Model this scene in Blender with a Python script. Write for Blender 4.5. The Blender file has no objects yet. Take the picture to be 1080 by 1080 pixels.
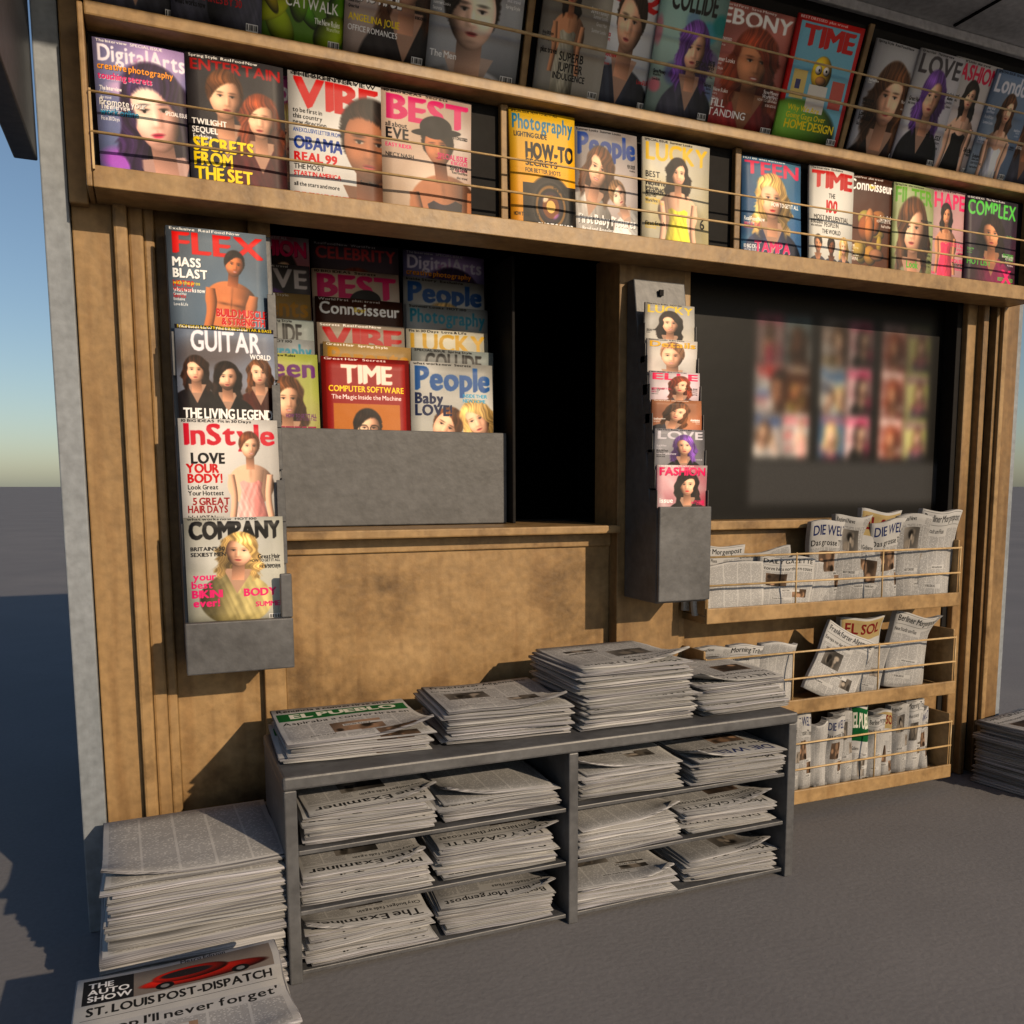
import bpy, math, random
import numpy as np
from mathutils import Matrix, Vector
random.seed(7); RN=np.random.RandomState(5)
S=1.25
scene=bpy.context.scene
col=bpy.context.collection
# ---------------------------------------------------------------- glyph cache
RES=72
def _glyph_mesh(ch):
    cu=bpy.data.curves.new('g','FONT'); cu.body=ch; cu.size=1.0; cu.resolution_u=3
    o=bpy.data.objects.new('g',cu); col.objects.link(o)
    bpy.context.view_layer.update()
    dg=bpy.context.evaluated_depsgraph_get()
    me=bpy.data.meshes.new_from_object(o.evaluated_get(dg))
    me.calc_loop_triangles()
    v=np.array([p.co[:2] for p in me.vertices],dtype=float).reshape(-1,2)
    t=[tuple(q.vertices) for q in me.loop_triangles]
    bpy.data.objects.remove(o); bpy.data.meshes.remove(me); bpy.data.curves.remove(cu)
    return v,t
CAP=None; GL={}
def glyph(ch):
    global CAP
    if CAP is None:
        v,t=_glyph_mesh('H'); CAP=v[:,1].max()
    if ch in GL: return GL[ch]
    if ch==' ':
        g=np.zeros((int(RES*1.5),int(RES*.26)),np.float32); GL[ch]=g; return g
    v,t=_glyph_mesh(ch)
    if len(v)==0:
        g=np.zeros((int(RES*1.5),int(RES*.2)),np.float32); GL[ch]=g; return g
    k=RES/CAP
    x0=v[:,0].min()-.05; W=int((v[:,0].max()-x0+.05)*k)+1; Hh=int(RES*1.5)
    P=np.stack([(v[:,0]-x0)*k, RES*1.12-v[:,1]*k],1)
    g=np.zeros((Hh,W),np.float32)
    for a,b,c in t:
        A,B,Cc=P[a],P[b],P[c]
        mnx=max(int(min(A[0],B[0],Cc[0])),0); mxx=min(int(max(A[0],B[0],Cc[0]))+1,W)
        mny=max(int(min(A[1],B[1],Cc[1])),0); mxy=min(int(max(A[1],B[1],Cc[1]))+1,Hh)
        if mxx<=mnx or mxy<=mny: continue
        xs,ys=np.meshgrid(np.arange(mnx,mxx)+.5,np.arange(mny,mxy)+.5)
        d=(B[0]-A[0])*(Cc[1]-A[1])-(B[1]-A[1])*(Cc[0]-A[0])
        if abs(d)<1e-9: continue
        w1=((xs-A[0])*(Cc[1]-A[1])-(ys-A[1])*(Cc[0]-A[0]))/d
        w2=((B[0]-A[0])*(ys-A[1])-(B[1]-A[1])*(xs-A[0]))/d
        m=(w1>=-.01)&(w2>=-.01)&(w1+w2<=1.01)
        g[mny:mxy,mnx:mxx]=np.maximum(g[mny:mxy,mnx:mxx],m)
    GL[ch]=g; return g
# ---------------------------------------------------------------- print canvas
class Cv:
    def __init__(s,W=240,H=316,bg=(1,1,1)):
        s.W,s.H=W,H
        s.X,s.Y=np.meshgrid((np.arange(W)+.5)/W,(np.arange(H)+.5)/W)
        s.X=s.X.astype(np.float32); s.Y=s.Y.astype(np.float32)
        s.a=np.ones((H,W,3),np.float32)*np.array(bg,np.float32)
    def mix(s,m,c):
        m=np.clip(m,0,1)[...,None]; s.a=s.a*(1-m)+np.asarray(c,np.float32)*m
    def grad(s,c0,c1):
        t=(s.Y/s.Y.max())[...,None]; s.a=np.array(c0)*(1-t)+np.array(c1)*t
    def ell(s,cx,cy,rx,ry,c,soft=.1,al=1,ang=0):
        ca,sa=math.cos(ang),math.sin(ang)
        x=(s.X-cx)*ca+(s.Y-cy)*sa; y=-(s.X-cx)*sa+(s.Y-cy)*ca
        d=np.sqrt((x/rx)**2+(y/ry)**2); s.mix(np.clip((1-d)/soft+.5,0,1)*al,c)
    def ball(s,cx,cy,rx,ry,c,ang=0,al=1):
        ca,sa=math.cos(ang),math.sin(ang)
        x=((s.X-cx)*ca+(s.Y-cy)*sa)/rx; y=(-(s.X-cx)*sa+(s.Y-cy)*ca)/ry
        d=np.sqrt(x*x+y*y); z=np.sqrt(np.clip(1-d*d,0,1))
        lam=np.clip(.35-.35*x-.3*y+.6*z,.18,1.15)[...,None]
        s.mix(np.clip((1-d)/.1+.5,0,1)*al,np.clip(np.array(c)*lam*np.array([1.05,1,.96]),0,1))
    def rect(s,x0,y0,x1,y1,c,al=1):
        m=((s.X>x0)&(s.X<x1)&(s.Y>y0)&(s.Y<y1)).astype(np.float32); s.mix(m*al,c)
    def text(s,st,x,y,h,c,w=None,bold=1,al='l',sh=None,nar=1.0):
        if not st: return
        gs=[glyph(q) for q in st]
        m=np.concatenate(gs,1)
        for i in range(bold):
            m2=m.copy(); k=3
            m2[:,k:]=np.maximum(m2[:,k:],m[:,:-k]); m2[2:,:]=np.maximum(m2[2:,:],m[:-2,:]); m=m2
        ph=h*s.W*1.5; sy=m.shape[0]/ph
        if w is None: pw=m.shape[1]/sy*.92*nar
        else: pw=w*s.W
        ox=x*s.W
        if al=='c': ox-=pw/2
        if al=='r': ox-=pw
        oy=y*s.W-h*s.W*.12
        x0=int(max(0,ox)); x1=int(min(s.W,ox+pw)); y0=int(max(0,oy)); y1=int(min(s.H,oy+ph))
        if x1<=x0 or y1<=y0: return
        acc=0
        for dx in (.17,.5,.83):
            for dy in (.17,.5,.83):
                ix=np.clip(((np.arange(x0,x1)+dx-ox)/pw*m.shape[1]).astype(int),0,m.shape[1]-1)
                iy=np.clip(((np.arange(y0,y1)+dy-oy)*sy).astype(int),0,m.shape[0]-1)
                acc=acc+m[iy][:,ix]
        acc=(acc/9)[...,None]
        if sh is not None and x1+2<s.W and y1+2<s.H:
            r=s.a[y0+1:y1+1,x0+1:x1+1]; s.a[y0+1:y1+1,x0+1:x1+1]=r*(1-acc*.8)+np.array(sh)*acc*.8
        r=s.a[y0:y1,x0:x1]; s.a[y0:y1,x0:x1]=r*(1-acc)+np.array(c,np.float32)*acc
    def blur(s,n,it=3):
        for _ in range(it):
            for ax in (0,1):
                p=np.concatenate([np.repeat(np.take(s.a,[0],ax),n+1,ax),s.a,np.repeat(np.take(s.a,[-1],ax),n,ax)],ax)
                cs=np.cumsum(p.astype(np.float64),ax); k=2*n+1
                s.a=(np.take(cs,range(k,k+s.a.shape[ax]),ax)-np.take(cs,range(0,s.a.shape[ax]),ax))/k
    def noise(s,amt):
        s.a=s.a+(RN.rand(s.H,s.W,1)-.5)*amt
    def port(s,cx,cy,r,skin,hair,long=1,cloth=(.3,.3,.35),tilt=0,lips=(.66,.25,.27),body=0,hat=None,bare=0,glasses=0,smile=0,beard=0,curly=0,turn=None,male=0,ld=None):
        if turn is None: turn=RN.rand()*1.8-.9
        if not long: male=max(male,.6) if not body else male
        ct,st=math.cos(tilt),math.sin(tilt)
        x=((s.X-cx)*ct+(s.Y-cy)*st)/r; y=(-(s.X-cx)*st+(s.Y-cy)*ct)/r
        skin=np.array(skin); hair=np.array(hair); cloth=np.array(cloth); px=1/(r*s.W)
        if ld is None: ld=-1 if RN.rand()<.7 else 1
        def E(a,b,c,d,soft=None):
            e=np.sqrt(((x-a)/c)**2+((y-b)/d)**2); so=max(px*1.5/min(c,d),.03) if soft is None else soft
            return np.clip((1-e)/so+.5,0,1)
        def G(a,b,c,d): return np.exp(-(((x-a)/c)**2+((y-b)/d)**2))
        p1,p2=RN.rand()*6,RN.rand()*6
        n=.08*np.sin(3.1*y+p1)+.04*np.sin(7*y+2*x+p2)
        if curly: n=n+.05*np.sin(9*y+p1)
        flow=x*(1-.12*np.clip(y,-1,3))+n*1.6
        r1=RN.rand(300); r2=RN.rand(900)
        ht=(.42+.42*np.interp(flow*9+60,np.arange(300),r1)+.42*np.interp(flow*26+150+2*np.sin(y*2+p1),np.arange(900),r2))[...,None]
        hl=np.clip(.95+.55*G(ld*.35,-.75,.5,.3)+.4*G(ld*.95,.8,.3,.6)-.35*G(-ld*1.0,.6,.45,1.2)-.6*G(0,1.1,.6,.8),.2,1.7)[...,None]
        hc=np.clip(hair*ht*hl+.015,0,1)
        edge=.06*np.interp(np.arctan2(y,x)*24+100,np.arange(300),r1)
        if long: s.mix(np.maximum(E(n,-.2,1.02,1.08,.14),np.clip((1+edge*2-np.sqrt(((x-n*1.6)/(1.0+.12*long))**2+((y-1.0)/(1.1+.5*long))**2))/.14+.3,0,1)),hc)
        else: s.mix(np.clip((1+edge*1.2-np.sqrt((x/.88)**2+((y+.22)/.95)**2))/.1+.4,0,1),hc)
        fw=RN.rand(60)
        fold=(.72+.22*np.interp((x+.25*y+n)*4+25,np.arange(60),fw)+.22*np.interp((x*1.6-.7*y)*5+30,np.arange(60),fw[::-1]))[...,None]
        top=skin if (bare or body) else cloth
        tsh=np.clip(1.0+ld*.25*x-.05*np.abs(x)**2,.35,1.12)[...,None]
        m=E(0,3.25,2.0+.3*male,1.75,.05)
        s.mix(m*(y<4.8),np.clip(top*tsh*(1 if (bare or body) else fold),0,1))
        if body:
            w=1.15+.3*male-.3*np.clip((y-2.2)/1.6,0,1)+.5*np.clip((y-3.8)/2.2,0,1)
            tm=np.clip((w-np.abs(x))/(px*1.5)+.5,0,1)*(y>2.0)
            cyl=np.clip(1.05+ld*.3*x/w-.2*(x/w)**2,.4,1.1)[...,None]
            s.mix(tm,skin*cyl)
            for sg in (-1,1):
                ax=sg*(1.6+.25*male+.14*np.sin(y*1.1)); aw=.27+.12*male+.1*male*G(ax,3.4,9,.7)
                am=np.clip((aw-np.abs(x-ax))/(px*1.5)+.5,0,1)*(y>2.4)*(y<6.3)
                s.mix(am,skin*np.clip(1.0+ld*.35*(x-ax)/aw-.25*((x-ax)/aw)**2,.4,1.1)[...,None])
            s.mix(G(0,2.3,.12,.5)*.25,skin*.45)
            if male>.8:
                for sg in (-1,1): s.mix(G(sg*.6,3.55,.55,.12)*.6,skin*.4); s.mix(G(sg*.6,3.1,.4,.25)*.35,skin*1.25)
                s.mix(G(0,3.4,.07,.6)*.5,skin*.4)
                for q in (4.1,4.6,5.1): s.mix(G(0,q,.6,.07)*.4,skin*.4)
                s.mix(tm*np.clip((y-5.6)/(px*2),0,1),cloth)
            else:
                s.mix(tm*np.clip((y-2.85-.22*np.abs(np.sin(x*2.5+1.57)))/(px*2),0,1),np.clip(cloth*fold*cyl*1.2,0,1))
        elif not bare:
            s.mix(np.clip((.7-np.abs(x)-.5*(y-1.5))/(px*2),0,1)*(y>1.2)*(y<2.9)*.95,skin*.80)
        nk=.35+.1*male
        s.mix(np.clip((nk-np.abs(x))/(px*1.5)+.5,0,1)*(y>.5)*(y<1.95),skin*np.clip(.5+.38*(y-.75)+ld*.25*x,.45,.97)[...,None]*np.array([1,.93,.88]))
        rx=(.75+.04*male)*(1-(.20-.08*male)*np.clip(y-.1,0,2)**1.5)
        xx=x/rx; yy=(y-.02)/1.03; d=np.sqrt(xx**2+yy**2)
        fm=np.clip((1-d)/max(px*1.5,.04)+.5,0,1)
        z=np.sqrt(np.clip(1-np.clip(d,0,1)**2*.95,0,1))
        lam=np.clip(.42+ld*.32*xx-.10*yy+.62*z,.32,1.14)
        for sg in (-1,1):
            lam=lam-.20*G(turn*.14+sg*.31,-.08,.2,.12)+.07*G(turn*.14+sg*.42,.28,.2,.16)
        lam=lam-.20*G(turn*.1-ld*.16,.22,.09,.26)+.12*G(turn*.18,.18,.055,.25)-.18*G(turn*.16,.40,.15,.05)-.12*G(turn*.14,.82,.2,.05)+.08*G(turn*.1,-.5,.3,.2)-.11*G(turn*.15,.5,.04,.06)-.15*G(-ld*.55,.45,.18,.35)
        lam=np.clip(lam,.18,1.15)[...,None]
        tint=np.array([1,.88,.80])*(1-np.clip(lam,0,1))+np.array([1.03,1,.98])*np.clip(lam,0,1)
        fc=np.clip(skin*lam*tint*1.08,0,1)
        s.mix(fm,fc)
        for sg in (-1,1):
            ex=turn*.14+sg*.29*(1-.12*turn*sg)
            s.mix(E(ex,-.03,.115,.042,.5)*.8,(.78,.75,.73)*np.clip(lam,.6,1))
            s.mix(E(ex+turn*.02,-.035,.052,.05,.4)*.95,(.13,.10,.09))
            s.mix(E(ex,-.072,.145,.028,.8)*.8,skin*.2)
            s.mix(E(ex+sg*.02,-.20,.18,.032+.015*male,1.0)*.55,hair*.45+.05)
        lx=turn*.15
        s.mix(E(lx,.585,.19-.02*male,.038,.7)*.8,np.array(lips)*(.85)); s.mix(E(lx,.635,.15,.042,.7)*.8,np.array(lips)*1.15)
        if smile: s.mix(E(lx,.607,.145,.028,.5),(.9,.88,.85))
        else: s.mix(E(lx,.607,.175,.012,.9)*.9,np.array(lips)*.35)
        if beard or male>.8: s.mix(fm*np.clip((y-.42)*3,0,1)*(1-E(lx,.62,.25,.1,.4))*max(beard,.2),hair*.6+.05)
        if glasses:
            for sg in (-1,1):
                e=np.sqrt(((x-lx-sg*.34)/.27)**2+((y)/.2)**2); s.mix(np.clip(1-np.abs(e-1)/.16,0,1),(.05,.05,.05))
        part=(.2+.25*RN.rand())*(-1 if RN.rand()<.5 else 1)
        hm=np.clip((-.62-.08*male+(.95 if long else .75)*(x+part)**2-y+n*.5+edge)/max(px*3,.12),0,1)*E(0,-.25,.98-.07*(not long),1.03,.1)
        s.mix(hm,hc)
        if long:
            for sg in (-1,1): s.mix(E(sg*.91+n,.65,.24,1.25,.35),hc)
        if hat is not None:
            s.mix(E(.0,-.72,1.4,.22,.05),np.array(hat)); s.mix(E(.0,-.98,.9,.6,.05),np.array(hat)+.03+.08*G(ld*.4,-1.2,.4,.3)[...,None])
    def image(s,name):
        im=bpy.data.images.new(name,s.W,s.H)
        b=np.ones((s.H,s.W,4),np.float32); b[...,:3]=np.clip(s.a[::-1],0,1)
        im.pixels.foreach_set(b.ravel()); im.update(); im.pack()
        return im
# ---------------------------------------------------------------- materials
def newmat(n):
    m=bpy.data.materials.new(n); m.use_nodes=True
    return m,m.node_tree.nodes,m.node_tree.links,m.node_tree.nodes['Principled BSDF']
def print_mat(name,im,rough=.5,spec=.25,gain=.88,bump=.25,bscale=9):
    m,n,l,b=newmat(name)
    t=n.new('ShaderNodeTexImage'); t.image=im; t.interpolation='Linear'; t.extension='EXTEND'
    g=n.new('ShaderNodeMixRGB'); g.blend_type='MULTIPLY'; g.inputs[0].default_value=1; g.inputs[2].default_value=(gain,gain,gain,1)
    l.new(t.outputs[0],g.inputs[1]); l.new(g.outputs[0],b.inputs['Base Color']); b.inputs['Roughness'].default_value=rough
    b.inputs['Specular IOR Level'].default_value=spec
    tc=n.new('ShaderNodeTexCoord'); no=n.new('ShaderNodeTexNoise'); no.inputs['Scale'].default_value=bscale
    l.new(tc.outputs['Object'],no.inputs['Vector'])
    bp=n.new('ShaderNodeBump'); bp.inputs['Strength'].default_value=bump; bp.inputs['Distance'].default_value=.012
    l.new(no.outputs[0],bp.inputs['Height']); l.new(bp.outputs[0],b.inputs['Normal'])
    return m
def grime(name,c0,c1,c2,rough=.6,scale=2.0,bump=.15,streak=False,lowdark=0,spec=.4,fine=(.78,1.08),fscale=38,scr=0):
    m,n,l,b=newmat(name)
    tc=n.new('ShaderNodeTexCoord'); mp=n.new('ShaderNodeMapping'); l.new(tc.outputs['Object'],mp.inputs['Vector'])
    if streak: mp.inputs['Scale'].default_value=(1,1,.25)
    a=n.new('ShaderNodeTexNoise'); a.inputs['Scale'].default_value=scale; a.inputs['Detail'].default_value=6; a.inputs['Roughness'].default_value=.68
    l.new(mp.outputs[0],a.inputs['Vector'])
    r=n.new('ShaderNodeValToRGB'); e=r.color_ramp.elements
    e[0].position=.3; e[0].color=(*c0,1); e[1].position=.72; e[1].color=(*c2,1); q=e.new(.5); q.color=(*c1,1)
    l.new(a.outputs[0],r.inputs[0])
    f=n.new('ShaderNodeTexNoise'); f.inputs['Scale'].default_value=fscale; f.inputs['Detail'].default_value=3; l.new(tc.outputs['Object'],f.inputs['Vector'])
    fr=n.new('ShaderNodeValToRGB'); fr.color_ramp.elements[0].position=.3; fr.color_ramp.elements[0].color=(fine[0],)*3+(1,); fr.color_ramp.elements[1].position=.7; fr.color_ramp.elements[1].color=(fine[1],)*3+(1,)
    l.new(f.outputs[0],fr.inputs[0])
    mx=n.new('ShaderNodeMixRGB'); mx.blend_type='MULTIPLY'; mx.inputs[0].default_value=1
    l.new(r.outputs[0],mx.inputs[1]); l.new(fr.outputs[0],mx.inputs[2]); out=mx.outputs[0]
    if scr:
        m3=n.new('ShaderNodeMapping'); m3.inputs['Scale'].default_value=(22,22,1.6); l.new(tc.outputs['Object'],m3.inputs['Vector'])
        g=n.new('ShaderNodeTexNoise'); g.inputs['Scale'].default_value=1; g.inputs['Detail'].default_value=3; l.new(m3.outputs[0],g.inputs['Vector'])
        gr=n.new('ShaderNodeValToRGB'); gr.color_ramp.elements[0].position=.32; gr.color_ramp.elements[0].color=(.62,.52,.42,1); gr.color_ramp.elements[1].position=.5; gr.color_ramp.elements[1].color=(1,1,1,1); l.new(g.outputs[0],gr.inputs[0])
        m4=n.new('ShaderNodeMixRGB'); m4.blend_type='MULTIPLY'; m4.inputs[0].default_value=scr; l.new(out,m4.inputs[1]); l.new(gr.outputs[0],m4.inputs[2]); out=m4.outputs[0]
    if lowdark:  # darker towards the ground: dirt, with base and corner shade painted in
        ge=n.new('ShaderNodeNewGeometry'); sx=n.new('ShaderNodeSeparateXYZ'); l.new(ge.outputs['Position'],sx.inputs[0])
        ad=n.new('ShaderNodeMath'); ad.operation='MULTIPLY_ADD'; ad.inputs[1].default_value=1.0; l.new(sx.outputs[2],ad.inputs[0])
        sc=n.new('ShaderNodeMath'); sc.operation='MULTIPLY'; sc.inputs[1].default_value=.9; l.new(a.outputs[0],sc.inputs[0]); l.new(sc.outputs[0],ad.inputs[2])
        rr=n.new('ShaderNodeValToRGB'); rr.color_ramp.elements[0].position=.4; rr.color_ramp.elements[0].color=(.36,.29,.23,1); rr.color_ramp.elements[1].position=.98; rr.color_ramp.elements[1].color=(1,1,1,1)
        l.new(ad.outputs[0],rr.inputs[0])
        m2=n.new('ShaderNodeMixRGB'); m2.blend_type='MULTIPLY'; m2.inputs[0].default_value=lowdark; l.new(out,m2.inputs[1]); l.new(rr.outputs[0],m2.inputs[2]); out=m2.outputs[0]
    l.new(out,b.inputs['Base Color'])
    rg=n.new('ShaderNodeMapRange'); rg.inputs[3].default_value=rough-.15; rg.inputs[4].default_value=rough+.15; l.new(a.outputs[0],rg.inputs[0]); l.new(rg.outputs[0],b.inputs['Roughness'])
    b.inputs['Specular IOR Level'].default_value=spec
    bp=n.new('ShaderNodeBump'); bp.inputs['Strength'].default_value=bump; bp.inputs['Distance'].default_value=.01; l.new(f.outputs[0],bp.inputs['Height']); l.new(bp.outputs[0],b.inputs['Normal'])
    return m
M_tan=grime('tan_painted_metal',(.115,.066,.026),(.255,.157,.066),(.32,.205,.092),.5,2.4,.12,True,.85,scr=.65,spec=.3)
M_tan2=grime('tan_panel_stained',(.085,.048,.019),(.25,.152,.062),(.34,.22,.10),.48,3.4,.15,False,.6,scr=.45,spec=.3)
M_trim=grime('tan_trim',(.14,.083,.035),(.29,.183,.08),(.345,.225,.105),.42,6,.08,scr=.4,spec=.3)
M_gray=grime('gray_metal',(.042,.043,.047),(.07,.072,.078),(.098,.101,.108),.46,5,.1,spec=.5)
M_grayL=grime('gray_light_metal',(.055,.056,.06),(.08,.082,.088),(.10,.103,.11),.48,3,.1,spec=.35)
M_side=grime('bluegray_side_wall',(.13,.15,.17),(.21,.235,.265),(.27,.30,.335),.6,3,.1,True)
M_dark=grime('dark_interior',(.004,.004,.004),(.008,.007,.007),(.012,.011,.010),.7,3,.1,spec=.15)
M_navy=grime('dark_fascia',(.02,.024,.032),(.03,.035,.045),(.045,.05,.06),.45,3,.1)
M_ceil=grime('ceiling_panel',(.66,.66,.66),(.74,.74,.74),(.8,.8,.8),.6,3,.05)
M_rod=grime('brass_rod',(.35,.23,.10),(.48,.33,.16),(.55,.4,.2),.4,9,.05)
M_ground=grime('ground_concrete',(.135,.132,.14),(.16,.158,.166),(.188,.185,.193),.8,.5,.12,spec=.2,fine=(.92,1.05),fscale=60)
def edge_mat(name,c0,c1,scale):
    m,n,l,b=newmat(name)
    tc=n.new('ShaderNodeTexCoord'); mp=n.new('ShaderNodeMapping'); mp.inputs['Scale'].default_value=(3,3,scale); l.new(tc.outputs['Object'],mp.inputs['Vector'])
    a=n.new('ShaderNodeTexNoise'); a.inputs['Scale'].default_value=1; a.inputs['Detail'].default_value=3; l.new(mp.outputs[0],a.inputs['Vector'])
    r=n.new('ShaderNodeValToRGB'); r.color_ramp.elements[0].position=.38; r.color_ramp.elements[0].color=(*c0,1); r.color_ramp.elements[1].position=.62; r.color_ramp.elements[1].color=(*c1,1)
    l.new(a.outputs[0],r.inputs[0])
    v=n.new('ShaderNodeVertexColor'); v.layer_name='tone'
    mx=n.new('ShaderNodeMixRGB'); mx.blend_type='MULTIPLY'; mx.inputs[0].default_value=1; l.new(r.outputs[0],mx.inputs[1]); l.new(v.outputs[0],mx.inputs[2])
    l.new(mx.outputs[0] if name=='newsprint_edge' else r.outputs[0],b.inputs['Base Color']); b.inputs['Roughness'].default_value=.85; b.inputs['Specular IOR Level'].default_value=.1
    bp=n.new('ShaderNodeBump'); bp.inputs['Strength'].default_value=.6; bp.inputs['Distance'].default_value=.004; l.new(a.outputs[0],bp.inputs['Height']); l.new(bp.outputs[0],b.inputs['Normal'])
    return m
M_pedge=edge_mat('newsprint_edge',(.13,.13,.135),(.42,.417,.42),380)
M_medge=edge_mat('magazine_page_edge',(.35,.34,.33),(.6,.59,.58),500)
# ---------------------------------------------------------------- geometry helpers
def finish(name,me,mats,parent=None):
    for m in mats: me.materials.append(m)
    o=bpy.data.objects.new(name,me); col.objects.link(o)
    if parent: o.parent=parent
    return o
def empty(name,loc=(0,0,0)):
    o=bpy.data.objects.new(name,None); col.objects.link(o); o.empty_display_size=.1; return o
def box(name,x0,x1,y0,y1,z0,z1,mat,parent=None,bev=.003):
    me=bpy.data.meshes.new(name)
    v=[(x*S,y*S,z*S) for x in (x0,x1) for y in (y0,y1) for z in (z0,z1)]
    f=[(0,1,3,2),(4,6,7,5),(0,4,5,1),(2,3,7,6),(0,2,6,4),(1,5,7,3)]
    me.from_pydata(v,[],f); me.update()
    o=finish(name,me,[mat],parent)
    if bev:
        b=o.modifiers.new('b','BEVEL'); b.width=bev*S; b.segments=2; b.limit_method='ANGLE'
    return o
def prism(name,x0,x1,prof,mat,parent=None,bev=.003):
    n=len(prof); v=[(x0*S,y*S,z*S) for y,z in prof]+[(x1*S,y*S,z*S) for y,z in prof]
    f=[tuple(range(n)),tuple(range(2*n-1,n-1,-1))]+[(i,i+n,(i+1)%n+n,(i+1)%n) for i in range(n)]
    me=bpy.data.meshes.new(name); me.from_pydata(v,[],f); me.update()
    import bmesh
    bm=bmesh.new(); bm.from_mesh(me); bmesh.ops.recalc_face_normals(bm,faces=bm.faces); bm.to_mesh(me); bm.free()
    o=finish(name,me,[mat],parent)
    if bev:
        b=o.modifiers.new('b','BEVEL'); b.width=bev*S; b.segments=2
    return o
def rod(name,p0,p1,r,mat,parent=None):
    p0=Vector(p0)*S; p1=Vector(p1)*S; d=p1-p0; L=d.length; q=d.to_track_quat('Z','Y').to_matrix()
    N=10; v=[];f=[]
    for k in (0,L):
        for i in range(N):
            a=i*2*math.pi/N; v.append(tuple(p0+q@Vector((r*S*math.cos(a),r*S*math.sin(a),k))))
    for i in range(N): f.append((i,(i+1)%N,(i+1)%N+N,i+N))
    f.append(tuple(range(N))[::-1]); f.append(tuple(range(N,2*N)))
    me=bpy.data.meshes.new(name); me.from_pydata(v,[],f); me.update()
    for p in me.polygons: p.use_smooth=len(p.vertices)==4
    return finish(name,me,[mat],parent)
def whitecol(me,vals=None):
    ca=me.color_attributes.new('tone','FLOAT_COLOR','POINT')
    n=len(me.vertices); a=np.ones((n,4),np.float32)
    if vals is not None: a[:,:3]=np.array(vals,np.float32)
    ca.data.foreach_set('color',a.ravel())
def sheet(name,w,h,t,mats,loc,tilt=0,roll=0,yaw=0,bow=.006,curl=0,parent=None,ridge=0):
    nx,nz=(14,14) if ridge else (8,10); v=[];f=[];uv=[];mi=[]
    ph=random.random()*6
    def disp(a,b):
        y=-bow*(1-(2*a-1)**2)+.0015*math.sin(5*b+ph+a*3)
        y-=curl*max(0,b-.6)**2*6*(.4+.6*a)
        if ridge: y-=ridge*(.45*math.sin(a*9+ph+2*b)+.4*math.sin(b*7+ph*2+a*4)+.3*math.sin(a*17-b*11+ph*3))
        return y
    for k,off in ((0,0),(1,t)):
        for j in range(nz+1):
            for i in range(nx+1):
                a=i/nx;b=j/nz
                hz=b*h+(ridge*1.2*b*math.sin(a*6+ph) if ridge else 0)
                v.append(((a-.5)*w*S,(disp(a,b)+off)*S,hz*S))
    n1=(nx+1)*(nz+1); ix=lambda i,j,k=0:k*n1+j*(nx+1)+i
    for j in range(nz):
        for i in range(nx):
            f.append((ix(i,j),ix(i+1,j),ix(i+1,j+1),ix(i,j+1))); mi.append(0)
            uv+= [(i/nx,j/nz),((i+1)/nx,j/nz),((i+1)/nx,(j+1)/nz),(i/nx,(j+1)/nz)]
            f.append((ix(i,j,1),ix(i,j+1,1),ix(i+1,j+1,1),ix(i+1,j,1))); mi.append(1); uv+=[(0,0)]*4
    for i in range(nx):
        f.append((ix(i,0,1),ix(i+1,0,1),ix(i+1,0),ix(i,0))); f.append((ix(i,nz),ix(i+1,nz),ix(i+1,nz,1),ix(i,nz,1))); mi+=[1,1]; uv+=[(0,0)]*8
    for j in range(nz):
        f.append((ix(0,j),ix(0,j+1),ix(0,j+1,1),ix(0,j,1))); f.append((ix(nx,j,1),ix(nx,j+1,1),ix(nx,j+1),ix(nx,j))); mi+=[0,1]; uv+=[(.01,j/nz),(.01,(j+1)/nz),(.012,(j+1)/nz),(.012,j/nz)]+[(0,0)]*4
    me=bpy.data.meshes.new(name); me.from_pydata(v,[],f); me.update()
    ul=me.uv_layers.new(name='UVMap'); ul.data.foreach_set('uv',np.array(uv,np.float32).ravel())
    me.polygons.foreach_set('material_index',mi); whitecol(me)
    for p in me.polygons: p.use_smooth=(p.area>1e-5 and abs(p.normal.y)>.7)
    o=finish(name,me,mats,parent)
    o.matrix_world=Matrix.Translation(Vector(loc)*S)@Matrix.Rotation(yaw,4,'Z')@Matrix.Rotation(roll,4,'Y')@Matrix.Rotation(tilt,4,'X')
    return o
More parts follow.
